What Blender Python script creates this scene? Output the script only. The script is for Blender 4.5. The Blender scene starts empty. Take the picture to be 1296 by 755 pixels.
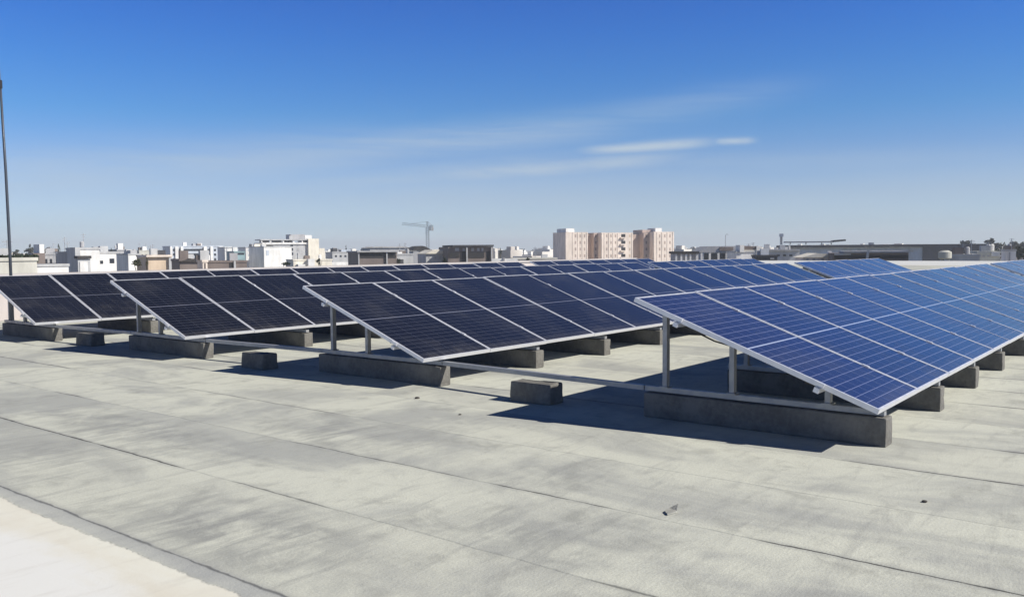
import bpy, bmesh, math, random
from mathutils import Vector, Matrix, noise
random.seed(7)
sc = bpy.context.scene
COL = sc.collection
R = math.radians

# ------------------------------------------------------------------ camera
S = 1.15                                   # metres per panel pitch
YAW, PITCH, ROLL = .6696, -.0573, -.008
CAM = Vector((-5.7426*S, -1.5589*S, 1.3432*S))
FPX = 1093.377                             # focal length for a 1296 px wide frame
_f = Vector((math.cos(YAW)*math.cos(PITCH), math.sin(YAW)*math.cos(PITCH), math.sin(PITCH)))
_r = Vector((math.sin(YAW), -math.cos(YAW), 0)); _u = _r.cross(_f)
CR = math.cos(ROLL)*_r + math.sin(ROLL)*_u
CU = -math.sin(ROLL)*_r + math.cos(ROLL)*_u
cam = bpy.data.objects.new('camera', bpy.data.cameras.new('camera')); COL.objects.link(cam)
cam.matrix_world = Matrix(((CR.x, CU.x, -_f.x, CAM.x), (CR.y, CU.y, -_f.y, CAM.y), (CR.z, CU.z, -_f.z, CAM.z), (0, 0, 0, 1)))
cam.data.sensor_width = 36; cam.data.lens = FPX/1296*36
cam.data.clip_start = .1; cam.data.clip_end = 30000
sc.camera = cam

# ------------------------------------------------------------------ light and exposure
TOSUN = Vector((.44, -1.136, .969)).normalized()
SUN_EL = math.asin(TOSUN.z); SUN_ROT = math.atan2(TOSUN.x, TOSUN.y)
sun = bpy.data.objects.new('sun', bpy.data.lights.new('sun', 'SUN')); COL.objects.link(sun)
sun.data.energy = 5.0; sun.data.angle = R(.5); sun.data.color = (1, .945, .85)
sun.rotation_euler = (-TOSUN).to_track_quat('-Z', 'Y').to_euler(); sun.location = (0, -40, 60)
SKY_STRENGTH = .1
sc.view_settings.view_transform = 'Standard'; sc.view_settings.look = 'None'
sc.view_settings.exposure = .35; sc.view_settings.gamma = 1; sc.view_settings.use_curve_mapping = False

class NT:
    """small helper for node trees"""
    def __init__(s, nt): s.nt = nt; s.n = nt.nodes; s.l = nt.links
    def put(s, sock, v):
        if isinstance(v, bpy.types.NodeSocket): s.l.new(v, sock)
        elif v is not None:
            if sock.type == 'RGBA' and len(v) == 3: v = (*v, 1)
            sock.default_value = v
    def m(s, op, a, b=None, c=None, clamp=False):
        n = s.n.new('ShaderNodeMath'); n.operation = op; n.use_clamp = clamp
        for i, v in enumerate((a, b, c)):
            if v is not None: s.put(n.inputs[i], v)
        return n.outputs[0]
    def noise(s, vec, scale, detail=4, rough=.55, dist=0):
        n = s.n.new('ShaderNodeTexNoise'); s.put(n.inputs['Vector'], vec)
        n.inputs['Scale'].default_value = scale; n.inputs['Detail'].default_value = detail
        n.inputs['Roughness'].default_value = rough; n.inputs['Distortion'].default_value = dist
        return n.outputs[0]
    def voro(s, vec, scale, feature='F1', out=0):
        n = s.n.new('ShaderNodeTexVoronoi'); s.put(n.inputs['Vector'], vec); n.inputs['Scale'].default_value = scale; n.feature = feature
        return n.outputs[out]
    def ramp(s, fac, stops):
        n = s.n.new('ShaderNodeValToRGB'); s.put(n.inputs[0], fac); e = n.color_ramp.elements
        while len(e) < len(stops): e.new(.5)
        for k, (p, c) in zip(e, stops):
            k.position = p; k.color = (c, c, c, 1) if not hasattr(c, '__len__') else (*c, 1)
        return n.outputs[0]
    def mr(s, v, a, b, c=0., d=1., smooth=True):
        n = s.n.new('ShaderNodeMapRange'); n.interpolation_type = 'SMOOTHSTEP' if smooth else 'LINEAR'
        for i, x in enumerate((v, a, b, c, d)): s.put(n.inputs[i], x)
        return n.outputs[0]
    def mix(s, fac, a, b, mode='MIX'):
        n = s.n.new('ShaderNodeMix'); n.data_type = 'RGBA'; n.blend_type = mode
        s.put(n.inputs[0], fac); s.put(n.inputs[6], a); s.put(n.inputs[7], b); return n.outputs[2]
    def xyz(s, v):
        n = s.n.new('ShaderNodeSeparateXYZ'); s.put(n.inputs[0], v); return n.outputs
    def vec(s, x, y, z):
        n = s.n.new('ShaderNodeCombineXYZ')
        for i, v in enumerate((x, y, z)): s.put(n.inputs[i], v)
        return n.outputs[0]
    def mapping(s, v, scale=(1, 1, 1), rot=(0, 0, 0), loc=(0, 0, 0)):
        n = s.n.new('ShaderNodeMapping'); s.put(n.inputs[0], v); n.inputs[1].default_value = loc
        n.inputs[2].default_value = rot; n.inputs[3].default_value = scale; return n.outputs[0]
    def tex(s, out='Object'): return s.n.new('ShaderNodeTexCoord').outputs[out]
    def bump(s, h, strength=.3, dist=.01):
        n = s.n.new('ShaderNodeBump'); s.put(n.inputs['Height'], h); n.inputs['Strength'].default_value = strength
        n.inputs['Distance'].default_value = dist; return n.outputs[0]

def mat(name, color=(.5, .5, .5), rough=.7, metal=0., spec=.5):
    m = bpy.data.materials.new(name); m.use_nodes = True; t = NT(m.node_tree)
    b = t.n['Principled BSDF']; b.inputs['Base Color'].default_value = (*color, 1)
    b.inputs['Roughness'].default_value = rough; b.inputs['Metallic'].default_value = metal
    b.inputs['Specular IOR Level'].default_value = spec
    return m, t, b

# ------------------------------------------------------------------ sky
w = bpy.data.worlds.new('World'); sc.world = w; w.use_nodes = True
t = NT(w.node_tree); bg = t.n['Background']; bg.inputs[1].default_value = SKY_STRENGTH
sky = t.n.new('ShaderNodeTexSky'); sky.sky_type = 'NISHITA'; sky.sun_disc = False
sky.sun_elevation = SUN_EL; sky.sun_rotation = SUN_ROT
sky.air_density = 1.0; sky.dust_density = .3; sky.ozone_density = 1.5; sky.altitude = 100
d = t.tex('Generated'); X, Y, Z = t.xyz(d)
az = t.m('ARCTAN2', Y, X); el = t.m('ARCSINE', Z)
def pix_dir(x, y): return (_f + CR*((x-648)/FPX) - CU*((y-377.5)/FPX)).normalized()
def azel(x, y):
    v = pix_dir(x, y); return math.atan2(v.y, v.x), math.asin(v.z)
ae = t.vec(az, el, 0.)
wisp = t.noise(t.mapping(ae, (9, 60, 1), (0, 0, R(9))), 1., 7, .62, .6)
wisp2 = t.noise(t.mapping(ae, (3.5, 16, 1), (0, 0, R(7))), 1., 5, .55, .4)
wisp3 = t.noise(t.mapping(ae, (5, 70, 1), (0, 0, R(8.5))), 1., 8, .68, .5)
cloud = None
for (x0, y0, x1, y1, th, amp, tex) in [
        (545, 223, 860, 199, .0085, .85, wisp), (740, 191, 898, 180, .0055, 1., wisp), (905, 179, 955, 178, .0036, 1., wisp),
        (-150, 232, 520, 186, .026, .55, wisp3), (330, 196, 800, 153, .017, .55, wisp3), (620, 172, 1000, 112, .016, .28, wisp3), (330, 240, 760, 200, .014, .40, wisp3), (700, 205, 1330, 196, .012, .22, wisp3),
        (250, 260, 1000, 235, .030, .30, wisp2), (-200, 290, 500, 255, .03, .30, wisp2), (900, 262, 1400, 215, .03, .25, wisp2)]:
    a0, e0 = azel(x0, y0); a1, e1 = azel(x1, y1)
    ca, ce = (a0+a1)/2, (e0+e1)/2; L = math.hypot(a1-a0, e1-e0); cs, sn = (a1-a0)/L, (e1-e0)/L
    da = t.m('SUBTRACT', az, ca); de = t.m('SUBTRACT', el, ce)
    al = t.m('ADD', t.m('MULTIPLY', da, cs), t.m('MULTIPLY', de, sn))
    ac = t.m('SUBTRACT', t.m('MULTIPLY', de, cs), t.m('MULTIPLY', da, sn))
    q = t.m('ADD', t.m('POWER', t.m('ABSOLUTE', t.m('DIVIDE', al, L*.5)), 4.), t.m('POWER', t.m('ABSOLUTE', t.m('DIVIDE', ac, th)), 2.))
    g = t.m('MULTIPLY', t.m('EXPONENT', t.m('MULTIPLY', q, -1.)), t.mr(tex, .30, .64, amp*.5, amp))
    cloud = g if cloud is None else t.m('MAXIMUM', cloud, g)
# sky tint: blue, darkened overhead to cut shadow fill, pale and cool towards the horizon
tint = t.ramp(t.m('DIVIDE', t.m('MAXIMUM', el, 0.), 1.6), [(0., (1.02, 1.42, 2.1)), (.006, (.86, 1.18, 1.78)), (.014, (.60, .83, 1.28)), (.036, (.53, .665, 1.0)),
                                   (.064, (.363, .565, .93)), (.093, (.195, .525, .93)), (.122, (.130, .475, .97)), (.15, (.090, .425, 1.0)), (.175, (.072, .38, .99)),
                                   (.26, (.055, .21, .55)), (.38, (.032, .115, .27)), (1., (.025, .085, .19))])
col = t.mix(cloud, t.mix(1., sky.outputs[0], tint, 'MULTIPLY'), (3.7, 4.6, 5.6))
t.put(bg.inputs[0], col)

# ------------------------------------------------------------------ mesh helpers
class MB:
    def __init__(s): s.bm = bmesh.new()
    def box(s, x0, x1, y0, y1, z0, z1):
        v = [s.bm.verts.new((x, y, z)) for z in (z0, z1) for y in (y0, y1) for x in (x0, x1)]
        for f in ((0, 2, 3, 1), (4, 5, 7, 6), (0, 1, 5, 4), (2, 6, 7, 3), (0, 4, 6, 2), (1, 3, 7, 5)): s.bm.faces.new([v[i] for i in f])
        return s
    def prism(s, pts, h0, h1, axis='Z'):
        """polygon pts swept along an axis"""
        mk = {'Z': lambda a, b, h: (a, b, h), 'Y': lambda a, b, h: (a, h, b), 'X': lambda a, b, h: (h, a, b)}[axis]
        lo = [s.bm.verts.new(mk(a, b, h0)) for a, b in pts]; hi = [s.bm.verts.new(mk(a, b, h1)) for a, b in pts]
        n = len(pts); s.bm.faces.new(lo[::-1]); s.bm.faces.new(hi)
        for i in range(n): s.bm.faces.new((lo[i], lo[(i+1) % n], hi[(i+1) % n], hi[i]))
        return s
    def bar(s, a, b, wd, ht, up=(0, 0, 1)):
        a, b = Vector(a), Vector(b); d = (b-a).normalized(); up = Vector(up)
        if abs(d.dot(up)) > .98: up = Vector((0, 1, 0))
        sd = d.cross(up).normalized(); up = sd.cross(d)
        q = []
        for p in (a, b):
            for i, j in ((-1, -1), (1, -1), (1, 1), (-1, 1)): q.append(s.bm.verts.new(p + sd*(i*wd/2) + up*(j*ht/2)))
        for f in ((3, 2, 1, 0), (4, 5, 6, 7), (0, 1, 5, 4), (1, 2, 6, 5), (2, 3, 7, 6), (3, 0, 4, 7)): s.bm.faces.new([q[i] for i in f])
        return s
    def tube(s, pts, rads, n=10):
        rings = []
        for i, (p, r) in enumerate(zip(pts, rads)):
            p = Vector(p); d = (Vector(pts[min(i+1, len(pts)-1)]) - Vector(pts[max(i-1, 0)])).normalized()
            a = d.cross(Vector((1, 0, 0)) if abs(d.x) < .9 else Vector((0, 1, 0))).normalized(); b = d.cross(a)
            rings.append([s.bm.verts.new(p + a*(r*math.cos(2*math.pi*k/n)) + b*(r*math.sin(2*math.pi*k/n))) for k in range(n)])
        for q, q2 in zip(rings, rings[1:]):
            for k in range(n): s.bm.faces.new((q[k], q[(k+1) % n], q2[(k+1) % n], q2[k]))
        s.bm.faces.new(rings[0][::-1]); s.bm.faces.new(rings[-1]); return s
    def leaf(s, p, size, rnd):
        n = Vector((rnd.gauss(0, 1), rnd.gauss(0, 1), rnd.gauss(0, 1))).normalized(); a = n.orthogonal().normalized(); b = n.cross(a)
        th = rnd.random()*6.28; a, b = a*math.cos(th)+b*math.sin(th), b*math.cos(th)-a*math.sin(th)
        s.bm.faces.new([s.bm.verts.new(p + a*(i*size) + b*(j*size*.6)) for i, j in ((-1, 0), (-.2, -1), (1, 0), (-.2, 1))])
    def mesh(s, name, m, bevel=0, smooth=False):
        bmesh.ops.recalc_face_normals(s.bm, faces=s.bm.faces)
        if bevel: bmesh.ops.bevel(s.bm, geom=[e for e in s.bm.edges], offset=bevel, segments=2, affect='EDGES', profile=.6)
        me = bpy.data.meshes.new(name); s.bm.to_mesh(me); s.bm.free()
        for x in (m if isinstance(m, (list, tuple)) else [m]): me.materials.append(x)
        if smooth:
            for p in me.polygons: p.use_smooth = True
        return me
    def build(s, name, m, parent=None, bevel=0, smooth=False): return link(name, s.mesh(name, m, bevel, smooth), parent)
def link(name, data, parent=None, loc=None, rot=None):
    o = bpy.data.objects.new(name, data); COL.objects.link(o)
    if parent: o.parent = parent
    if loc is not None: o.location = loc
    if rot is not None: o.rotation_euler = rot
    return o
def tag(o, label=None, cat=None, group=None, kind=None):
    if label: o['label'] = label
    if cat and not kind: kind = 'thing'
    if cat: o['category'] = cat
    if group: o['group'] = group
    if kind: o['kind'] = kind
    return o
def thing(name, label, cat, loc=(0, 0, 0), rz=0., group=None):
    return tag(link(name, None, None, loc, (0, 0, rz)), label, cat, group)
def children(o): return [c for c in COL.objects if c.parent == o]
def copy_tree(o, parent=None):
    c = o.copy(); COL.objects.link(c); c.parent = parent
    for ch in children(o): copy_tree(ch, c)
    return c

# ------------------------------------------------------------------ materials
def concrete(name, c, var=.25, scale=3.):
    m, t, b = mat(name, c, .9, 0, .2); o = t.tex()
    n1 = t.noise(o, scale, 6, .6); n2 = t.noise(o, scale*9, 3)
    f = t.m('ADD', t.m('MULTIPLY', n1, .7), t.m('MULTIPLY', n2, .3))
    t.put(b.inputs['Base Color'], t.mix(t.mr(f, .35, .65), tuple(x*(1-var) for x in c), tuple(min(1, x*(1+var*.5)) for x in c)))
    hole = t.voro(o, scale*11, 'F1', 0); pit = t.mr(hole, .08, .2, 1., 0.)
    t.put(b.inputs['Normal'], t.bump(t.m('SUBTRACT', n2, t.m('MULTIPLY', pit, .8)), .45, .01)); return m
def plaster(name, c, var=.08, rough=.85, scale=.35):
    m, t, b = mat(name, c, rough, 0, .25); o = t.tex()
    n = t.noise(t.mapping(o, (1, 1, .35)), scale, 6, .65)
    t.put(b.inputs['Base Color'], t.mix(t.mr(n, .3, .7), tuple(x*(1-var*2) for x in c), tuple(min(.9, x*(1+var)) for x in c))); return m
def metal(name, c, rough=.4, metallic=.85):
    m, t, b = mat(name, c, rough, metallic); n = t.noise(t.tex(), 14, 4)
    t.put(b.inputs['Roughness'], t.mr(n, .3, .7, rough-.1, rough+.12)); return m
def foliage(name, c, var=.5):
    m, t, b = mat(name, c, .8, 0, .2); n = t.noise(t.tex(), .9, 3)
    t.put(b.inputs['Base Color'], t.mix(t.mr(n, .35, .65), tuple(x*(1-var) for x in c), tuple(x*(1+var*.6) for x in c))); return m

def pv_glass(name, cell, line, lw, midc, midw):
    """half-cut solar laminate: 6 columns of cells, two halves of 12 rows, pale centre gap"""
    m, t, b = mat(name, cell, .11, 0, .5); o = t.tex(); X, Y, Z = t.xyz(o)
    def grid(v, pitch, wd):
        f = t.m('FRACT', t.m('DIVIDE', v, pitch)); dd = t.m('MULTIPLY', t.m('SUBTRACT', .5, t.m('ABSOLUTE', t.m('SUBTRACT', f, .5))), pitch)
        return t.m('LESS_THAN', dd, wd/2)
    hh = (PL-.036)/2
    gx = grid(t.m('SUBTRACT', X, .018), (PW-.036)/6, lw*.55)
    yy = t.m('SUBTRACT', Y, .018)
    gy = grid(yy, hh/12, lw)
    midm = t.m('LESS_THAN', t.m('ABSOLUTE', t.m('SUBTRACT', Y, PL/2)), midw/2)
    # cell to cell colour variation
    cellid = t.vec(t.m('FLOOR', t.m('DIVIDE', X, (PW-.036)/6)), t.m('FLOOR', t.m('DIVIDE', yy, hh/12)), t.xyz(t.tex('Object'))[2])
    wn = t.n.new('ShaderNodeTexWhiteNoise'); t.put(wn.inputs['Vector'], cellid)
    oi = t.n.new('ShaderNodeObjectInfo').outputs['Random']
    c = t.mix(t.m('ADD', t.m('MULTIPLY', wn.outputs[0], .5), t.m('MULTIPLY', oi, .5)), tuple(x*.62 for x in cell), tuple(x*1.4 for x in cell))
    pr = t.vec(t.m('ADD', X, t.m('MULTIPLY', oi, 37.)), Y, t.m('MULTIPLY', oi, 11.))
    dust = t.noise(pr, 1.6, 6, .65)
    run = t.noise(t.mapping(pr, (14, 1.1, 1)), 1., 4, .6)
    c = t.mix(t.m('MAXIMUM', gx, gy), c, line); c = t.mix(midm, c, midc)
    low = t.m('MULTIPLY', t.mr(Y, .02, .22, 1., 0.), t.mr(run, .35, .7, .25, 1.))
    dd = t.m('ADD', t.m('MULTIPLY', low, .10), t.m('ADD', t.mr(dust, .45, .8, .0, .06), t.mr(run, .55, .8, 0., .03)))
    c = t.mix(dd, c, (.42, .40, .36))
    sp = t.voro(pr, 2.3, 'F1', 0); spc = t.xyz(t.voro(pr, 2.3, 'F1', 1))[0]
    c = t.mix(t.m('MULTIPLY', t.m('LESS_THAN', sp, t.m('MULTIPLY', t.noise(pr, 40, 2), .05)), t.m('GREATER_THAN', spc, .86)), c, (.6, .6, .56))
    t.put(b.inputs['Base Color'], c); t.put(b.inputs['Roughness'], t.mr(dust, .3, .7, .08, .2))
    b.inputs['Sheen Weight'].default_value = .07; b.inputs['Sheen Roughness'].default_value = .35; b.inputs['Sheen Tint'].default_value = (.9, .95, 1, 1); return m

PW, PL, TILT = S, 1.9115*S, .357
M_PVB = pv_glass('blue_solar_cells', (.011, .014, .046), (.17, .18, .27), .006, (.36, .40, .52), .017)
M_PVD = pv_glass('dark_solar_cells', (.007, .008, .014), (.075, .08, .10), .005, (.20, .21, .26), .014)
M_ALU = metal('anodised_aluminium', (.74, .75, .79), .42, .5)
M_GALV = metal('galvanised_steel', (.36, .37, .385), .5, .5)
M_BACK, _, _ = mat('panel_backsheet', (.5, .5, .5), .6)
M_CONC = concrete('ballast_concrete', (.175, .17, .158), .28)
M_BLACK, _, _ = mat('black_plastic', (.02, .02, .022), .5)

def felt():
    m, t, b = mat('weathered_roofing_felt', (.4, .4, .35), .93, 0, .15); o = t.tex(); X, Y, Z = t.xyz(o)
    wob = t.m('MULTIPLY', t.m('SUBTRACT', t.noise(o, 1.6, 3), .5), .045)
    wob2 = t.m('MULTIPLY', t.m('SUBTRACT', t.noise(o, 9., 3), .5), .02)
    xs = t.m('ADD', t.m('ADD', X, .28), t.m('ADD', wob, wob2))
    strip = t.m('FLOOR', t.m('ADD', xs, .5)); off = t.m('SUBTRACT', xs, strip)        # signed distance from the lap line
    sid = t.m('FLOOR', xs)                                                             # which strip we are on
    P = t.vec(t.m('MULTIPLY', X, .9), t.m('ADD', t.m('MULTIPLY', Y, .55), t.m('MULTIPLY', sid, 3.7)), sid)
    big = t.noise(P, .85, 6, .62, .5)
    P2 = t.vec(X, Y, t.m('MULTIPLY', sid, 1.3)); med = t.noise(P2, 3.2, 6, .65, .4)
    strk = t.noise(t.mapping(o, (1.3, 7, 1), (0, 0, R(-14))), 1., 6, .65, .8); fine = t.noise(o, 70, 3, .6); grit = t.voro(o, 160)
    c = t.mix(t.mr(big, .38, .58), (.37, .38, .355), (.55, .56, .485))
    c = t.mix(t.mr(med, .50, .75, 0, .6), c, (.25, .255, .235))
    c = t.mix(t.mr(strk, .5, .72, 0, .38), c, (.25, .255, .25))
    c = t.mix(t.mr(fine, .3, .7, 0, .22), c, (.24, .24, .22))
    pat = 0.
    for x0, y0, rx, ry, am in ((-3.85, 2.4, .42, 1.0, .9), (-2.85, 5.6, .42, 1.5, .7), (-1.75, 3.9, .5, .8, .7), (-3.0, 1.0, .35, .6, .6), (-3.7, 5., .5, 1., .5), (-1.9, 1.6, .4, .5, .45), (-2.6, .7, .3, .4, .5)):
        q_ = t.m('ADD', t.m('POWER', t.m('ABSOLUTE', t.m('DIVIDE', t.m('SUBTRACT', X, x0), rx)), 3.), t.m('POWER', t.m('ABSOLUTE', t.m('DIVIDE', t.m('SUBTRACT', Y, y0), ry)), 2.))
        pat = t.m('MAXIMUM', t.m('MULTIPLY', t.m('EXPONENT', t.m('MULTIPLY', q_, -1.)), am), pat)
    pat = t.m('MULTIPLY', pat, t.mr(t.m('ADD', t.m('MULTIPLY', strk, .5), t.m('MULTIPLY', med, .5)), .36, .58))
    c = t.mix(t.m('MULTIPLY', pat, .95), c, (.235, .242, .235))
    wn = t.n.new('ShaderNodeTexWhiteNoise'); wn.noise_dimensions = '1D'; t.put(wn.inputs['W'], sid)
    c = t.mix(t.m('MULTIPLY', wn.outputs[0], .22), c, (.42, .415, .35))
    pres = t.noise(t.vec(t.m('MULTIPLY', strip, 5.3), t.m('MULTIPLY', Y, .55), 0.), 1., 3, .5)
    wdt = t.mr(t.noise(t.vec(strip, t.m('MULTIPLY', Y, 3.), 4.), 1., 3), .3, .7, .004, .024)
    seg = 0.
    for k, y0, y1, am in ((0, -12, .12, 1.), (-2, 2.1, 3.9, .55), (-2, .95, 1.75, .85), (-2, -3., -.05, 1.), (-3, 3.9, 7.6, 1.), (-3, 2.3, 3.2, .6), (-3, -.6, .35, .6), (-1, 4.5, 7., .5), (-4, -9, 12, .95)):
        g_ = t.m('MULTIPLY', t.m('COMPARE', strip, float(k), .4), t.m('MULTIPLY', t.mr(Y, y0-.12, y0+.08), t.mr(Y, y1-.08, y1+.12, am, 0.)))
        seg = t.m('MAXIMUM', g_, seg)
    away = t.m('MAXIMUM', t.m('GREATER_THAN', strip, .5), t.mr(Y, 7.2, 7.6))
    brk = t.mr(t.noise(t.vec(strip, t.m('MULTIPLY', Y, 2.2), 9.), 1., 4, .6), .34, .44, .35, 1.)
    pz = t.m('MULTIPLY', t.m('MAXIMUM', seg, t.m('MULTIPLY', away, t.mr(pres, .48, .56))), brk)
    lap = t.m('MULTIPLY', t.mr(t.m('ABSOLUTE', off), 0., wdt, 1., 0.), pz)
    halo = t.m('MULTIPLY', t.mr(t.m('ABSOLUTE', off), 0., .07, 1., 0.), t.m('MULTIPLY', pz, .45))
    c = t.mix(halo, c, (.26, .265, .26)); c = t.mix(t.m('MULTIPLY', lap, .9), c, (.05, .05, .048))
    # pale coating beyond the last lap
    edge = t.m('ADD', X, t.m('ADD', t.m('MULTIPLY', t.noise(o, 1.3, 6, .72), .18), -.09))
    coat = t.mr(edge, -4.405, -4.385, 1., 0.)
    far = t.mr(t.m('ADD', X, t.m('MULTIPLY', t.noise(o, .15, 3), 6.)), 66, 72)
    cn = t.mr(t.noise(t.mapping(o, (1, .35, 1)), 1.3, 6, .6), .35, .65)
    cc = t.mix(cn, (.66, .655, .575), (.60, .57, .49))
    cc = t.mix(t.mr(t.m('ADD', edge, t.m('MULTIPLY', cn, .25)), -4.62, -4.38, .9, 0.), cc, (.66, .665, .645))
    silver = t.m('MULTIPLY', t.mr(edge, -4.42, -4.36, 0., 1.), t.mr(xs, -4.02, -3.97, .55, 0.))
    c = t.mix(silver, c, (.34, .35, .35))
    cc = t.mix(t.m('MULTIPLY', t.mr(t.noise(t.mapping(o, (1.2, 6, 1), (0, 0, R(20))), 1.5, 6, .7), .5, .75), .35), cc, (.44, .42, .37))
    cc = t.mix(far, cc, (.56, .57, .56))
    c = t.mix(t.m('MAXIMUM', coat, far), c, cc)
    t.put(b.inputs['Base Color'], c)
    h = t.m('ADD', t.m('MULTIPLY', fine, .4), t.m('ADD', t.m('MULTIPLY', med, 1.), t.m('MULTIPLY', t.mr(off, -.012, .012), 1.1)))
    h = t.m('ADD', h, t.m('MULTIPLY', strk, .5))
    h = t.m('MULTIPLY', h, t.m('SUBTRACT', 1., t.m('MULTIPLY', coat, .75)))
    t.put(b.inputs['Normal'], t.bump(h, .5, .012)); return m
M_FELT = felt()
M_PARAPET = plaster('parapet_plaster', (.50, .455, .44), .12)
M_LAND, t, b = mat('dry_town_ground', (.25, .22, .17), .95, 0, .1)
n = t.noise(t.tex(), .006, 6, .6); t.put(b.inputs['Base Color'], t.mix(t.mr(n, .35, .65), (.13, .13, .08), (.36, .31, .24)))

# ------------------------------------------------------------------ setting
EYE = 13.5; GZ = CAM.z-EYE                       # town ground level under the roof
g = MB(); q = 6000
g.bm.faces.new([g.bm.verts.new(p) for p in ((-q, -q, GZ), (q, -q, GZ), (q, q, GZ), (-q, q, GZ))])
tag(g.build('ground', M_LAND), kind='structure')
m = MB()
YB = 17.2*S
m.prism([(-14, -22), (88, -22), (88, 46), (30, 46), (30, YB), (-14, YB)], GZ+.02, 0.)
tag(m.build('roof', M_FELT), kind='structure')
p = MB().prism([(YB-.28, .004), (YB, .004), (YB, 1.0), (YB-.28, 1.0)], -14, 30, 'X')
pw = thing('parapet_wall', 'low pale pinkish parapet wall along the back edge of the roof', 'wall', (0, 0, 0))
p.build('wall', M_PARAPET, pw)
MB().box(-14.03, 30.03, YB-.33, YB+.05, 1.002, 1.06).build('coping', plaster('coping_stone', (.46, .43, .42)), pw)

# ------------------------------------------------------------------ solar arrays
FH = .04
lam_m = {}
for k, mt in (('b', M_PVB), ('d', M_PVD)):
    lam_m[k] = MB().box(.0235, PW-.0235, .0175, PL-.0175, -.012, -.003).mesh('solar_panel', mt)
fr = MB()
fr.box(.003, .023, 0, PL, -FH, 0); fr.box(PW-.023, PW-.003, 0, PL, -FH, 0)
fr.box(.023, PW-.023, 0, .017, -FH, -.0005); fr.box(.023, PW-.023, PL-.017, PL, -FH, -.0005)
frame_m = fr.mesh('panel_frame', M_ALU)
back_m = MB().box(.024, PW-.024, .018, PL-.018, -.0175, -.0125).box(PW*.42, PW*.58, PL*.48, PL*.52, -.034, -.018).mesh('backsheet', M_BACK)
ct, st = math.cos(TILT), math.sin(TILT)
clamp_m = MB().box(-.016, .016, -.03, .03, .0015, .007).mesh('mid_clamp', M_ALU)
BZ = .30*S                                         # height of the lower panel edge
BTOP = .20*S                                       # top of the concrete beams
def plane_pt(x, s, dn):                            # point s up the slope and dn below the panel faces
    return Vector((x, s*ct + dn*st, BZ + s*st - dn*ct))
RAFT_DN = FH+.042+.03
def station(root, x):
    a = plane_pt(x, .10, RAFT_DN); b2 = plane_pt(x, PL-.16, RAFT_DN)
    MB().bar(a, b2, .042, .056, (0, -st, ct)).build('rafter', M_GALV, root)
    MB().box(x-.03, x+.03, .06, 1.88*S, BTOP+.003, BTOP+.048).build('base_rail', M_GALV, root)
    for v in (.431, 1.143, 1.703):
        y = v*S; s = (y-RAFT_DN*st)/ct; zt = BZ+s*st-RAFT_DN*ct-.024
        l = MB().box(x-.028, x+.028, y-.022, y+.022, BTOP+.0485, zt+.012)
        l.box(x-.05, x+.05, y-.04, y+.04, BTOP+.0487, BTOP+.058)
        l.build('support_leg', M_GALV, root)
def array(x0, y0, n, stations, kind, label):
    root = thing('solar_array', label, 'solar array', (x0, y0, 0), 0, 'tilted solar arrays in rows on the flat roof')
    for i in range(n):
        pn = link('solar_panel', lam_m[kind], root, (i*PW, random.uniform(-.002, .002), BZ+random.uniform(-.002, .002)), (TILT+R(random.gauss(0, .12)), R(random.gauss(0, .12)), 0))
        if i < n-1: link('mid_clamp', clamp_m, pn, (PW, .21*PL, 0)); link('mid_clamp', clamp_m, pn, (PW, .79*PL, 0))
        link('panel_frame', frame_m, pn); link('backsheet', back_m, pn)
    L = n*PW
    for s in (.21*PL, .79*PL):
        MB().bar(plane_pt(-.035, s, FH+.022), plane_pt(L+.035, s, FH+.022), .042, .04, (0, -st, ct)).build('purlin', M_ALU, root)
        for x in [0.]+[i*PW for i in range(1, n)]+[L]:
            if x in (0., L):
                e = -.012 if x == 0. else .012
                MB().bar(plane_pt(x+e, s-.04, -.002+.012), plane_pt(x+e, s+.04, .010), .028, .03, (0, -st, ct)).build('end_clamp', M_ALU, root)
    for x in stations: station(root, x)
    for s, k0 in ((.27*PL, 1), (.70*PL, 5)):
        pts = []
        for i in range(n*4+1):
            f = (i % 8)/8; a_ = plane_pt(min(L-.06, .06+i*PW/4), s, FH+.03)
            pts.append(a_ - Vector((0, 0, (.10+.05*((i//8*7+k0) % 3))*4*f*(1-f))))
        MB().tube(pts, [.007]*len(pts), 5).build('cable', M_BLACK, root)
    return root
ROWS = {1: (0, 0), 2: (.1535, 4.1906), 3: (.0237, 8.1132), 4: (-.1081, 11.9539)}
NAME = {1: 'nearest', 2: 'second', 3: 'third', 4: 'rearmost'}
ST = [.335, 1.90, 3.33, 4.76, 6.31, 7.78, 9.25, 10.72, 12.19, 13.66]
def worn(m, cuts, amp, seed, chip=.02):
    """pour marks and chipped arrises on a concrete body"""
    bm = m.bm; bmesh.ops.recalc_face_normals(bm, faces=bm.faces)
    bmesh.ops.bevel(bm, geom=[e for e in bm.edges], offset=.014, segments=2, affect='EDGES', profile=.6)
    long = [e for e in bm.edges if e.calc_length() > .15]
    bmesh.ops.subdivide_edges(bm, edges=long, cuts=cuts, use_grid_fill=True)
    bm.normal_update()
    mv = []
    for v in bm.verts:
        q_ = v.co*7+Vector((seed*5., 0, 0)); d_ = amp*noise.noise(q_)
        c_ = noise.noise(v.co*16+Vector((0, seed*3., 0)))
        if c_ > .38: d_ -= chip*(c_-.38)
        mv.append((v, v.normal*d_))
    for v, d_ in mv:
        if v.co.z > .01: v.co += d_
    return m
beam_ms = [worn(MB().box(-.085, .085, .03, 1.86*S, 0, BTOP-.004), 14, .007, k).mesh('concrete_beam', M_CONC) for k in range(4)]
ORD = 'first second third fourth fifth sixth seventh eighth ninth tenth'.split()
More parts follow.
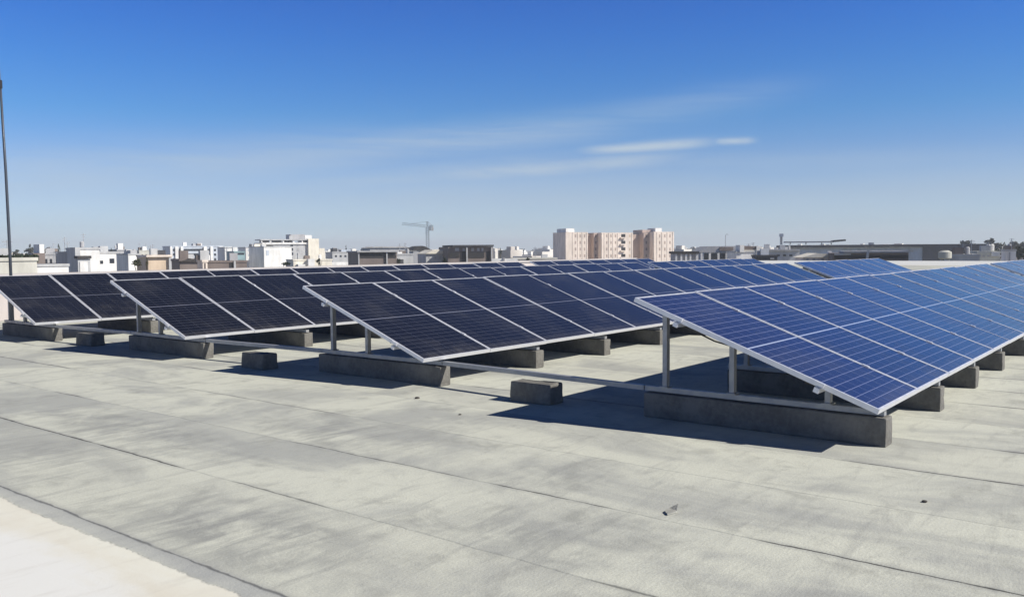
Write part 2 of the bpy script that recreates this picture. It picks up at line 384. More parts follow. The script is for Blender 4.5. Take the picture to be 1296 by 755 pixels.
LAB1 = {1: 'big bright blue solar array at the right, nearest the camera, its end frame open',
        2: 'long dark navy solar array in the second row, just behind the bright blue one',
        3: 'dark solar array in the third row, its lower corner above a stubby beam at left',
        4: 'dark solar array in the rearmost row, cut off by the left picture edge'}
LAB2 = {1: 'pale far solar array continuing the nearest row beyond a gap at the right picture edge',
        2: 'short far blue solar array continuing the second row beyond a dark gap',
        3: 'short far solar array at the far end of the third row',
        4: 'short far solar array at the far end of the rearmost row by the parapet'}
for r, (ox, oy) in ROWS.items():
    X0, Y0 = ox*S, oy*S
    array(X0, Y0, 14, [s*S for s in ST], 'b' if r == 1 else 'd', LAB1[r])
    ST2 = [.3+1.6*k for k in range(5)]
    n2 = 9 if r == 1 else 7
    array(X0+14.55*S, Y0, n2, [s*S for s in ST2+([7.9] if r == 1 else [])], 'b' if r in (1, 2) else 'd', LAB2[r])
    for k, s in enumerate(ST):
        o = link('concrete_beam', beam_ms[(k*3+r) % 4], None, (X0+s*S, Y0, 0), (0, 0, R(random.uniform(-.4, .4))))
        tag(o, f'grey concrete ballast beam, {ORD[k]} from the camera end under the {NAME[r]} row of solar panels', 'concrete beam', 'concrete ballast beams under the solar arrays')
    for k, s in enumerate(ST2):
        o = link('concrete_beam', beam_ms[(k+r) % 4], None, (X0+(14.55+s)*S, Y0, 0))
        tag(o, f'far concrete ballast beam, {ORD[k]} beyond the gap under the {NAME[r]} row of solar panels', 'concrete beam', 'concrete ballast beams under the solar arrays')
# blocks and rails between the rows
blk = worn(MB().prism([(-.12, 0), (.12, 0), (.105, .205), (-.105, .205)], -.25, .25, 'Y'), 6, .010, 9).mesh('concrete_block', M_CONC)
for r, lab in ((1, 'stubby concrete block between the two nearest rows, carrying a thin metal rail'),
               (2, 'stubby concrete block between the second and third rows, under a thin rail'),
               (3, 'small concrete block between the third and rearmost rows at left')):
    y = {1: 2.96, 2: 6.86, 3: 10.98}[r]; x = {1: .30, 2: .20, 3: .24}[r]
    tag(link('concrete_block', blk, None, (x*S, y*S, 0), (0, 0, R({1: 1, 2: -2, 3: 2}[r]))), lab, 'concrete block', 'concrete blocks between the rows')
    ya = ROWS[r][1]*S+1.88*S+.01; yb = ROWS[r+1][1]*S+.05; xa = (ROWS[r][0]+.335)*S; xb = (ROWS[r+1][0]+.335)*S
    o = MB().bar((xa, ya, BTOP+.026), (xb, yb, BTOP+.026), .06, .044).build('metal_rail', M_GALV)
    tag(o, {1: 'thin metal rail running from the nearest row back to the second row', 2: 'thin metal rail running from the second row back to the third row',
            3: 'thin metal rail running from the third row back to the rearmost row'}[r], 'rail', 'metal rails linking the rows')

# antenna mast at left
mast = thing('antenna_mast', 'tall thin dark antenna mast leaning out of the picture at the left edge', 'mast', (.79*S, 15*S, 0))
MB().tube([(0, 0, 0), (0, 0, 1.7), (-.015, 0, 3.2), (-.05, 0, 4.9)], [.030, .029, .026, .021]).build('lower_tube', metal('dark_painted_steel', (.06, .07, .09), .5, .2), mast, smooth=True)
MB().tube([(-.05, 0, 4.86), (-.05, 0, 5.02)], [.036, .036]).build('joint_collar', M_BLACK, mast)
MB().tube([(-.05, 0, 5.0), (-.10, 0, 7.4)], [.012, .008]).build('upper_rod', M_GALV, mast, smooth=True)
MB().box(-.14, .14, -.14, .14, .0, .02).build('foot_plate', M_GALV, mast)

# ------------------------------------------------------------------ town
def spot(x, dist, y=None):
    """point on the town ground seen in direction x of the picture, dist metres ahead"""
    v = pix_dir(x, 316); v.z = 0; v.normalize()
    return Vector((CAM.x, CAM.y, 0)) + v*dist
def height_at(x, y, dist):
    v = pix_dir(x, y); return CAM.z + dist*v.z/math.hypot(v.x, v.y)
WALL = {k: plaster(k+'_render', c, .10) for k, c in dict(white=(.80, .79, .765), cream=(.80, .75, .64), pink=(.50, .40, .35), grey=(.42, .42, .43), lightgrey=(.50, .505, .51),  # pink also carries the shade of the apartment recesses in its colour
        beige=(.60, .48, .36), brown=(.20, .165, .15), teal=(.28, .40, .42), dark=(.07, .07, .08), side_shade=(.055, .058, .075), blue_grey=(.50, .55, .62), sand=(.58, .57, .51), pinkcream=(.80, .70, .615), softwin=(.46, .37, .32)).items()}
M_WIN, t, b = mat('dark_window_glass', (.03, .035, .045), .15); 
M_OPEN, _, _ = mat('dark_opening', (.025, .024, .026), .9)
M_SHED = plaster('dark_shed_roof', (.06, .055, .055), .2)
class Bld:
    def __init__(s, name, label, cat, x0, dist, skew=25, group=None):
        s.dist = dist; p = spot(x0, dist); s.az = math.atan2(p.y-CAM.y, p.x-CAM.x)
        s.ang = s.az - math.pi/2 + R(skew)
        s.root = thing(name, label, cat, (p.x, p.y, GZ+.03), s.ang, group)
        s.p = p; s.e = Vector((math.cos(s.ang), math.sin(s.ang), 0)); s.x0 = x0
    def lx(s, x, y=0.):
        """distance along the front where picture column x meets it"""
        v = pix_dir(x, 316); v.z = 0
        n = Vector((-s.e.y, s.e.x, 0)); o = s.p + n*y
        tt = (o - Vector((CAM.x, CAM.y, 0))).dot(n)/v.dot(n)
        return (Vector((CAM.x, CAM.y, 0)) + v*tt - o).dot(s.e)
    def lz(s, x, y): 
        h = s.p + s.e*s.lx(x) - Vector((CAM.x, CAM.y, 0)); v = pix_dir(x, y)
        return CAM.z + h.length*v.z/math.hypot(v.x, v.y) - GZ - .03
    def box(s, name, x0, x1, yt, yb, d0, d1, m, parent=None):
        a, b2 = s.lx(x0, d0), s.lx(x1, d0); xm = (x0+x1)/2
        zt = s.lz(xm, yt); zb = 0 if yb is None else s.lz(xm, yb)
        return MB().box(a, b2, d0, d1, zb, zt).build(name, m, parent or s.root)
    def windows(s, xs, ys, wpx, hpx, m=None, d=0., sill=True):
        for x in xs:
            for y in ys:
                a, b2 = s.lx(x-wpx/2, d), s.lx(x+wpx/2, d); z1, z0 = s.lz(x, y-hpx/2), s.lz(x, y+hpx/2)
                MB().box(a, b2, d-.06, d+.3, z0, z1).build('window', m or M_WIN, s.root)

def block(name, label, cat, x0, x1, yt, dist, depth, wall, skew=25, roof=True, group=None, d0=0.):
    b = Bld(name, label, cat, x0, dist, skew, group)
    b.box('wall', x0, x1, yt+(.6 if roof else 0), None, 0, depth, WALL[wall])
    if roof:
        a, c = b.lx(x0), b.lx(x1); z = b.lz((x0+x1)/2, yt+.6)
        MB().box(a-.15, c+.15, -.15, depth+.15, z+.004, z+.45).build('roof_edge', WALL['lightgrey' if wall == 'white' else wall], b.root)
        rn = random.Random(int(x0*7+yt)); wd = c-a
        for k in range(rn.randint(2, 4)):
            px_, py_ = a+wd*rn.uniform(.08, .9), depth*rn.uniform(.15, .6); ty = rn.random(); zz = z+.454
            if ty < .18: MB().tube([(px_, py_, zz), (px_, py_, zz+.15), (px_, py_, zz+1.25), (px_, py_, zz+1.45)], [.4, .48, .48, .25], 10).build('water_tank', WALL[rn.choice(['white', 'grey', 'dark'])], b.root)
            elif ty < .65: MB().box(px_-.9, px_+.9, py_-.7, py_+.7, zz, zz+rn.uniform(.8, 2.2)).build('roof_box', WALL[rn.choice(['white', 'grey', 'lightgrey', 'brown'])], b.root)
            else:
                h_ = rn.uniform(1.8, 3.6); MB().bar((px_, py_, zz), (px_, py_, zz+h_), .12, .12).bar((px_-.6, py_, zz+h_*.9), (px_+.6, py_, zz+h_*.9), .08, .08).bar((px_-.4, py_, zz+h_*.75), (px_+.4, py_, zz+h_*.75), .08, .08).build('aerial', M_GALV, b.root)
    return b
TG = 'town buildings beyond the roof'
# --- left group
b = block('low_building', 'long pale beige building wall at the far left behind the mast', 'building', -60, 46, 330, 130, 12, 'sand', 8)
b = block('low_building', 'low white flat roof slab in front of the grey house at left', 'building', 44, 86, 336.5, 170, 14, 'white', 10)
b.box('painted_shade_band', 46, 84, 333.6, 336.5, 1.5, 12, WALL['dark'])  # dark box painted in for the band of shadow above the slab
b = block('grey_house', 'small grey house with dark windows behind the low white roof slab', 'house', 47, 70, 322, 240, 10, 'grey', 15)
b.windows([52, 58, 64], [330], 3, 5)
b.box('stair_tower', 50, 56, 309, 322, 1, 6, WALL['white']); b.box('roof_hut', 58, 65, 315, 322, 1, 6, WALL['lightgrey'])
b = block('white_house', 'white house with a dark window bay between the grey house and a dark tree', 'house', 69, 84, 322, 260, 10, 'lightgrey', 20)
b.windows([74.5], [329], 7, 4); b.box('bay_wall', 69.5, 80, 331, 334, -.4, 0, WALL['white'])
b = block('round_topped_house', 'white house with grey stair tower and dark porch roof at left', 'house', 101, 126, 315, 220, 12, 'white', 14)
b.box('stair_tower', 95, 101.5, 313, None, -1, 6, WALL['lightgrey'])
b.box('porch_roof', 97.5, 115.5, 323.5, 327, -3, -.1, M_SHED); b.box('porch_wall', 98, 114, 327.2, None, -2.6, -.1, WALL['lightgrey'])
b.box('porch_door', 100.5, 110.5, 331, None, -2.75, -2.61, WALL['white'])
b = block('side_house', 'shaded grey house just left of the white stair tower', 'house', 86, 95, 320, 230, 8, 'grey', 20)
b.box('white_gable', 90.5, 94.5, 319, 334, -.5, -.02, WALL['white'])
b = block('white_house', 'cube shaped white house with two black windows', 'house', 122, 147, 320, 230, 12, 'white', 18)
b.windows([126.3], [331.7], 7.5, 4.2); b.windows([141.2], [330], 6, 6)
b.box('roof_hut', 124, 133, 317, 320, 2, 6, WALL['grey'])
b = block('grey_house', 'plain grey block house right of the white cube house', 'house', 148, 163, 316.5, 330, 12, 'grey', 22); b.windows([151, 156, 160], [322, 329], 1.6, 3)
b = block('white_house', 'low bright white house above the olive bush', 'house', 162, 178, 322, 300, 10, 'white', 22); b.box('roof_hut', 165, 173, 316.5, 322, 2, 7, WALL['grey'])
b = block('sand_house', 'small sand coloured house behind the low bright white house', 'house', 176, 193, 317, 420, 12, 'sand', 20); b.windows([180, 185], [323], 2, 2.5)
b = block('beige_building', 'wide beige building with overhanging flat roof and dark roof hut', 'building', 187, 217, 324, 250, 14, 'beige', 12)
b.box('roof_slab', 185, 217.5, 322.6, 325, -.9, 10, WALL['pinkcream']); b.box('roof_hut', 198, 209.5, 316.5, 322.5, 3, 8, WALL['dark'])
b.box('side_wall', 213.5, 217, 326, None, -.8, -.1, WALL['lightgrey'])
# long white office block
b = block('office_building', 'long white office building with blue grey ribbon windows and columns', 'building', 216, 283, 311.5, 470, 16, 'blue_grey', 14)
b.box('column', 215.5, 218, 312, None, -.9, -.02, WALL['white'])
for x0, x1 in ((222, 226), (229, 232), (258, 262), (266.5, 269.5), (277.5, 283)): b.box('column', x0, x1, 312, None, -.9, -.02, WALL['white'])
for y in (316.3, 322.0, 328): b.box('window', 232.4, 257.6, y-1.5, y+1.2, -.06, .3, M_WIN)
b.windows([220, 227.5, 264, 272], [316.3, 322, 328], 2.6, 2.8)
b.box('roof_hut', 250, 256, 307.5, 311.2, 3, 8, WALL['white']); b.box('water_tank', 244.5, 248, 308, 311.2, 3, 6, WALL['grey'])
b = block('brown_shed', 'dark brown open shed in front of the long white office building', 'shed', 227, 256, 329.5, 200, 10, 'brown', 10)
MB().prism([(b.lx(226), b.lz(226, 331)), (b.lx(240), b.lz(240, 326.8)), (b.lx(257), b.lz(257, 331))], -.5, 10.5, 'Y').build('roof', M_SHED, b.root)
b = block('small_hut', 'small pale pink hut beside the brown shed', 'hut', 256, 262, 331, 190, 4, 'pinkcream', 15); b.box('door', 258, 260, 333, None, -.08, -.01, WALL['brown'])
b = block('white_tower', 'narrow plain white tower right of the office building', 'building', 284.5, 295.5, 313, 400, 9, 'white', 20, roof=False); b.box('top_edge', 284.3, 295.7, 312.4, 313.3, -.3, 9.3, WALL['white'])
b = block('teal_building', 'teal glass fronted building between two white blocks', 'building', 296, 310, 318.5, 380, 12, 'teal', 15); b.box('window', 298, 309, 320, 322.2, -.08, .3, M_WIN); b.box('window', 298, 309, 324, 328, -.08, .3, WALL['teal'])
b = block('brown_shed', 'grey brown shed with dark doorway below the teal building', 'shed', 262, 312, 331.5, 210, 8, 'brown', 8); b.box('door', 290, 294.5, 330.6, None, -.1, -.01, M_OPEN)
b.box('pillar', 295.5, 298, 330, None, -.5, -.02, WALL['lightgrey'])
b = block('white_apartments', 'white apartment block full of small pale windows', 'building', 311, 334, 313, 420, 14, 'white', 14); b.windows([315, 320, 325, 330], [316.5, 322.5, 328.5], 2.4, 2.6, WALL['blue_grey'])
b.box('roof_hut', 322, 337, 308.6, 312.8, 2, 9, WALL['cream'])
b = block('white_block', 'plain bright white windowless block in front of the stepped complex', 'building', 334, 369, 312.3, 400, 14, 'white', 28); b.windows([338.5], [320], 3.4, 6.5, WALL['blue_grey'], -.05)
# stepped white complex
b = Bld('stepped_complex', 'tall stepped white building with dark rooftop pergola and grey top floor', 'building', 332, 470, 14)
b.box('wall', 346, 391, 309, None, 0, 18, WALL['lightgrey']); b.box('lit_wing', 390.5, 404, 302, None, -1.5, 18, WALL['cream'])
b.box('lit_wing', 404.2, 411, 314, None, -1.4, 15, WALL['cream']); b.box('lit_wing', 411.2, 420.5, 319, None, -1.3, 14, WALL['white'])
b.box('floor_slab', 332, 394, 306.8, 309.2, -.6, 17, WALL['white']); b.box('pergola_roof', 330, 394, 302.6, 304, -.2, 12, WALL['lightgrey'])
for x0, x1 in ((332, 341), (345.5, 357), (361, 364.5), (366.5, 370), (385, 394)): b.box('opening', x0, x1, 304.1, 306.7, .4, 6, M_OPEN)
for x in (331.5, 343, 359, 372, 383): b.box('pergola_post', x-.8, x+.8, 304.1, 306.7, .2, 1, WALL['white'])
b.box('top_floor', 368, 386, 296.4, 302.4, 2, 11, WALL['grey']); b.box('top_wing', 386.3, 395, 297.4, 302.4, 2, 10, WALL['white']); b.box('stair_hut', 366.5, 371, 298, 302.5, 1, 6, WALL['lightgrey'])
b.windows([369.3], [309.8, 315.5, 321], 3.4, 3.4); b.windows([377, 387.4], [309.8, 316, 321.5], 2.5, 3.6, WALL['grey'])
b = block('low_building', 'low cream building with a black arched bush below the stepped complex', 'building', 371, 420, 329, 300, 14, 'cream', 10); b.box('white_annex', 377, 386, 334, None, -3, -.02, WALL['white']); b.box('white_annex', 390, 398, 327.5, None, -2, -.03, WALL['white'])
b = block('flat_house', 'pale house with dark solar heaters on its roof in the middle left', 'house', 420.5, 445, 319, 420, 12, 'lightgrey', 16); b.box('roof_hut', 421, 427, 314.2, 318.8, 2, 6, WALL['dark']); b.box('roof_hut', 432, 444, 315.8, 318.8, 2, 6, WALL['blue_grey'])
b.windows([425, 431, 437], [324], 2.5, 2.5); b.box('garden_wall', 420, 442, 331, None, -14, -13, WALL['white'])
b = block('brown_warehouse', 'dark brown open sided warehouse left of the tower crane', 'warehouse', 453, 502, 318.8, 260, 18, 'brown', 10, roof=False)
b.box('roof_slab', 452, 502.5, 317.2, 319, -1, 18.4, WALL['grey']); b.box('opening', 456, 488.5, 320, 326.2, -.12, .3, M_OPEN); b.box('opening', 491, 501, 320, 326, -.12, .3, M_OPEN)
for x in (454, 489.6): b.box('post', x-.7, x+.7, 319.2, None, -.6, -.14, WALL['lightgrey'])
b = block('grey_workshop', 'grey brown workshop roof rising behind the open sided warehouse', 'workshop', 468, 518, 313.5, 330, 16, 'grey', 12, roof=False)
MB().prism([(b.lx(467), b.lz(467, 313.5)), (b.lx(475), b.lz(475, 311.6)), (b.lx(512), b.lz(512, 311.4)), (b.lx(519), b.lz(519, 313.5))], -.5, 16, 'Y').build('roof', WALL['grey'], b.root)
b = block('pale_house', 'low pale house with white gable between warehouse and domed hall', 'house', 501, 523, 322, 270, 10, 'lightgrey', 16); b.box('gable', 503, 509, 318.5, 322, .5, 5, WALL['white']); b.box('hedge', 502.5, 510.5, 328, None, -3, -1.2, WALL['dark'])
b = block('domed_hall', 'white hall with a dark shallow curved roof beneath the crane', 'hall', 522, 546, 317.2, 300, 14, 'lightgrey', 10, roof=False)
pts = [(b.lx(520.5), b.lz(521, 317))]+[(b.lx(520.5+26*k/8), b.lz(533, 317-6.0*math.sin(math.pi*k/8))) for k in range(1, 8)]+[(b.lx(546.5), b.lz(546, 317))]
MB().prism(pts, -.6, 14.5, 'Y').build('roof', M_SHED, b.root); b.box('pillar', 523, 530, 317.4, None, -.4, -.02, WALL['grey'])
b = block('cream_house', 'cream house with sloping pale roof beside the dark hangar', 'house', 539, 568, 320.5, 250, 12, 'lightgrey', 12, roof=False)
MB().prism([(b.lx(538), b.lz(538, 321)), (b.lx(569), b.lz(569, 321)), (b.lx(569), b.lz(569, 316.4)), (b.lx(549), b.lz(549, 316.0))], -.6, 12.5, 'Y').build('roof', WALL['cream'], b.root); b.windows([544, 551, 557], [326], 2.4, 3, WALL['grey'])
b = block('dark_hangar', 'dark flat roofed steel frame hangar in the middle of the skyline', 'hangar', 567, 624, 312.2, 240, 20, 'brown', 8, roof=False)
b.box('roof_slab', 573, 625, 309.8, 312, -1, 20.5, WALL['dark'])
for x0, x1, y0, y1 in ((568, 581, 319.5, 326), (582.5, 589.5, 318, 331), (592.5, 613, 319, 326), (615.5, 620, 318, 331)): b.box('opening', x0, x1, y0, y1, -.14, .3, M_OPEN)
for x0, x1 in ((576, 581), (585.5, 589), (596.5, 600), (604, 607), (609.5, 612)): b.box('high_window', x0, x1, 313.6, 317.6, -.14, .3, WALL['grey'])
for x in (591, 622.5): b.box('post', x-.8, x+.8, 312.4, None, -.8, -.16, WALL['lightgrey'])
b = block('white_wall', 'low bright white boundary wall right of the dark hangar', 'wall', 622, 655, 327, 190, .5, 'white', 5, roof=False)
b.box('pier', 637, 639, 326, None, -.3, -.01, WALL['grey'])
b = block('field_building', 'long low pale farm building below the dark tree line', 'building', 650, 705, 327.5, 260, 10, 'sand', 6)
b.windows([657, 664, 671, 678, 685, 692], [330], 2, 2)
# --- pink apartment tower block
b = Bld('apartment_block', 'large pink and cream apartment block with stepped wings dominating the skyline', 'building', 716, 420, 24)
PK_SHADE, CM, WH = WALL['pink'], WALL['pinkcream'], WALL['white']  # pink wings, plus the recesses' shade put into the wall colour
D = 13.
b.box('core_wall', 716, 851, 296.2, None, 4, D+4, PK_SHADE)
b.box('wing', 716, 744, 293.8, None, -2.5, D, CM); b.box('wing', 751.5, 757, 294.5, None, .5, D-.5, PK_SHADE)
b.box('wing', 761, 801, 294.4, None, -3, D-1, CM); b.box('wing', 814.5, 822, 294.6, None, 0, D-.6, PK_SHADE); b.box('wing', 827, 853, 293.4, None, -4, D+.5, CM)
b.box('lift_tower', 716.4, 727, 289, 293.5, 0, D-2, WH); b.box('roof_hut', 813, 829, 290.6, 294.3, 2, D-1.2, PK_SHADE); b.box('lift_tower', 829.5, 837.5, 288.6, 293.2, -1, 7, WH)
for y in (298.5, 306.8, 315.1, 323.4):
    for x in (728.5, 734.5, 740): b.windows([x], [y], 1.6, 3.6, WALL['softwin'], -2.5)
    for x in (768, 773.5, 779): b.windows([x], [y], 1.6, 3.4, WALL['softwin'], -3)
    for x in (835, 841.5, 848): b.windows([x], [y], 1.6, 3.6, WALL['softwin'], -4)
    b.windows([754], [y], 1.8, 3.6, WALL['brown'], .5); b.windows([818], [y], 1.8, 3.6, WALL['brown'], 0)
    o = b.box('balcony', 786.5, 791.5, y-2.2, y+1.6, -3.1, -1.5, M_OPEN); b.box('parapet', 786, 792, y+1.7, y+3.2, -4.0, -3.02, CM, None)
    b.windows([797], [y], 1.7, 3.2, WALL['beige'], -3)
for x in (725, 731.5, 737.3, 743): b.box('pilaster', x-.5, x+.5, 294.2, None, -2.65, -2.51, CM)
for x in (762, 765.2, 770.8, 776.3, 782, 800): b.box('pilaster', x-.5, x+.5, 294.8, None, -3.15, -3.01, CM)
for x in (828, 832, 838.2, 844.8, 851.8): b.box('pilaster', x-.5, x+.5, 293.8, None, -4.15, -4.01, CM)
# --- right group
b = block('colonnade_house', 'low house with dark roof and white columns right of the pink apartments', 'house', 855, 884, 321, 240, 10, 'grey', 8, roof=False)
b.box('roof', 853.5, 885, 318, 321, -.8, 10.4, M_SHED)
for x in (856, 862.5, 868.5, 874, 882): b.box('column', x-1.1, x+1.1, 321.2, None, -.6, -.02, WALL['white'])
b = block('glazed_hall', 'wide hall with dark roof over tall windows and white pillars', 'hall', 884, 931, 319.6, 260, 14, 'blue_grey', 10, roof=False)
MB().prism([(b.lx(882), b.lz(882, 319.4)), (b.lx(932), b.lz(932, 319.4)), (b.lx(930), b.lz(930, 311.2)), (b.lx(897), b.lz(897, 311.6))], -.6, 14.5, 'Y').build('roof', WALL['grey'], b.root)
b.box('roof_band', 911, 928, 312.5, 317, -.9, -.62, WALL['brown'])
for x0, x1 in ((891, 897), (900, 908), (911, 917.5), (922.5, 926)): b.box('window', x0, x1, 320.6, 329.5, -.08, .3, M_WIN)
for x in (888, 898.5, 909.5, 919.8): b.box('pillar', x-1.2, x+1.2, 320, None, -.7, -.1, WALL['white'])
o = Bld('rooftop_antenna', 'thin hooked antenna standing above the dark hall roof', 'antenna', 922.7, 258, 10)
MB().tube([(0, 6, o.lz(922.7, 312)), (0, 6, o.lz(922.7, 297)), (.4, 6, o.lz(922.7, 295.6)), (.8, 6, o.lz(922.7, 296.6))], [.1, .09, .08, .08], 6).build('rod', M_GALV, o.root)
MB().box(-.4, .4, 5.6, 6.4, o.lz(922.7, 313), o.lz(922.7, 311.2)).build('base', M_GALV, o.root)
b = block('white_tower_house', 'white house with twin turrets and a brown upper balcony', 'house', 932, 958, 319, 250, 10, 'white', 16)
b.box('turret', 936.5, 942, 310, 319, -.4, 4, WALL['white']); b.box('turret', 957.5, 964, 311.5, None, -.3, 4, WALL['white']); b.box('upper_room', 942.5, 957, 311.6, 316, .2, 6, WALL['brown']); b.box('upper_wall', 942.5, 957, 316.1, 319, -.1, 6, WALL['cream'])
b = block('low_shed', 'long low black shed right of the twin turret house', 'shed', 958, 984, 324.5, 200, 8, 'dark', 8); b.box('window', 975, 980, 326, 328, -.1, -.01, WALL['grey'])
b = block('grey_building', 'pale grey flat building left of the long hall', 'building', 965, 1012, 317, 330, 14, 'lightgrey', 8); b.box('roof', 964, 1013, 315.6, 317.5, -.8, 14.6, WALL['grey']); b.windows([985, 993, 1001], [323], 4, 2.4)
b = Bld('long_hall', 'very long grey hall with a flat dark overhanging roof at right', 'hall', 989, 420, 4)
b.box('wall', 989, 1168, 313, None, 0, 26, WALL['blue_grey']); b.box('painted_shade_wing', 1168.2, 1262, 308.6, None, -.6, 24, WALL['side_shade'])  # dark colour stands in for shade on the hall's long side
b.box('roof', 988, 1178, 309.6, 312.8, -2.5, 28, WALL['dark']); b.box('upper_deck', 994, 1055, 305.2, 306.8, 2, 14, WALL['grey'])
MB().prism([(b.lx(1053), b.lz(1053, 306.6)), (b.lx(1058), b.lz(1058, 303.6)), (b.lx(1071), b.lz(1071, 302.6)), (b.lx(1071), b.lz(1071, 304.8))], 1.5, 15, 'Y').build('canopy_tip', WALL['dark'], b.root)
for x in (1000, 1020, 1040, 1052): b.box('post', x-.5, x+.5, 306.9, 309.5, 4, 4.6, WALL['grey'])
b.box('end_mast', 987.3, 990.2, 296.5, 309.5, 1, 2, WALL['grey']); b.box('mast_head', 986.4, 991.4, 295.6, 299.5, .6, 2.4, WALL['blue_grey'])
b.box('vent', 1100, 1106, 306.8, 309.4, 3, 5, WALL['grey'])
b.windows([1075, 1088, 1101, 1114, 1127, 1140, 1153], [317.5], 6, 2.2, WALL['grey'])
b = block('beige_house', 'beige house with a low pitched roof in front of the long hall', 'house', 1017, 1050, 325.5, 220, 10, 'pinkcream', 12, roof=False)
MB().prism([(b.lx(1015), b.lz(1016, 325.7)), (b.lx(1050.5), b.lz(1050, 325.7)), (b.lx(1050.5), b.lz(1050, 321)), (b.lx(1034), b.lz(1034, 320.2))], -.5, 10.5, 'Y').build('roof', WALL['cream'], b.root); b.windows([1022, 1030, 1041], [328.5], 3, 3, WALL['grey'])
b.box('chimney', 1049, 1053, 317.5, 326, 1, 2.5, WALL['white'])
b = block('dark_shed', 'long dark open shed with a leaning white post before the long hall', 'shed', 1054, 1150, 320, 210, 12, 'brown', 5, roof=False)
b.box('roof_slab', 1068, 1151, 317.5, 319.8, -.8, 12.5, WALL['grey']); b.box('opening', 1056, 1150, 323, 327.6, -.1, .3, M_OPEN); b.box('sign_band', 1056, 1077, 320.6, 322.6, -.2, -.02, WALL['lightgrey'])
MB().bar((b.lx(1090, -2), -2, 0), (b.lx(1099, -2), -2, b.lz(1098, 316.5)), .5, .4).build('leaning_post', WALL['lightgrey'], b.root)
o = thing('water_tank', 'round pale water tank on a stand against the dark wing at right', 'tank', spot(1196, 180)+Vector((0, 0, GZ+.03)))
hz = height_at(1196, 317, 180)-GZ; lz_ = height_at(1196, 328, 180)-GZ
MB().tube([(0, 0, lz_), (0, 0, lz_+.2), (0, 0, hz-.3), (0, 0, hz)], [.9, 1.15, 1.15, .6], 20).build('vessel', WALL['sand'], o, smooth=False)
for dx, dy in ((-.6, -.6), (.6, -.6), (.6, .6), (-.6, .6)): MB().box(dx-.08, dx+.08, dy-.08, dy+.08, 0, lz_-.01).build('stand_leg', M_GALV, o)
b = block('pale_house', 'pale stepped house with a white end right of the round tank', 'house', 1204, 1240, 324, 190, 9, 'lightgrey', 8); b.box('window', 1206, 1214, 326.5, 328, -.1, .2, WALL['grey'])
b = block('pale_house', 'low white roofed house near the right picture edge', 'house', 1238, 1266, 320, 200, 9, 'sand', 10); b.box('white_end', 1256, 1265.5, 319, 324, -1, -.05, WALL['white']); b.windows([1245, 1251], [324], 3, 2, WALL['grey'])
b = block('small_white_roof', 'small white roofed hut among dark trees at the right edge', 'hut', 1274, 1286, 317.2, 260, 7, 'white', 10); b.box('door', 1277, 1279, 319, None, -.1, -.02, WALL['grey'])

# tower crane
c = thing('tower_crane', 'pale thin tower crane with its jib pointing left above the skyline', 'crane', spot(541.3, 520)+Vector((0, 0, GZ+.03)), math.atan2(spot(541.3, 520).y-CAM.y, spot(541.3, 520).x-CAM.x)-math.pi/2)
M_CR = metal('crane_paint', (.26, .30, .33), .5, .1)
px = 520/FPX*1.02; H = height_at(541, 287.5, 520)-GZ
def lattice(m, a, b2, wd, n, th):
    a, b2 = Vector(a), Vector(b2); d = (b2-a).normalized(); u = Vector((0, 1, 0)) ; v = d.cross(u).normalized()
    off = [u*(i*wd/2)+v*(j*wd/2) for i, j in ((-1, -1), (1, -1), (1, 1), (-1, 1))]
    for o in off: m.bar(a+o, b2+o, th, th)
    for k in range(n):
        p0, p1 = a.lerp(b2, k/n), a.lerp(b2, (k+1)/n)
        for i in range(4): m.bar(p0+off[i], p1+off[(i+1) % 4], th*.6, th*.6)
    return m
lattice(MB(), (0, 0, 0), (0, 0, H), 1.7, 20, .34).build('mast', M_CR, c)
lattice(MB(), (-1, 0, H+.6), (-31*px, 0, H+2.2), 1.2, 16, .17).build('jib', M_CR, c)
lattice(MB(), (1, 0, H+.6), (7*px, 0, H+.4), 1.2, 4, .3).build('counter_jib', M_CR, c)
lattice(MB(), (0, 0, H), (0, 0, H+7*px), .9, 5, .26).build('mast_head', M_CR, c)
MB().box(5.2*px, 7.4*px, -.8, .8, H-4.4*px, H+.2).build('counterweight', WALL['grey'], c); MB().box(.7, 2.4, -2.2, -.6, H-2, H+.4).build('cab', M_CR, c)
MB().bar((0, 0, H+6.8*px), (-20*px, 0, H+2.2), .14, .14).bar((0, 0, H+6.8*px), (6.5*px, 0, H+1), .14, .14).build('tie_bar', M_CR, c)

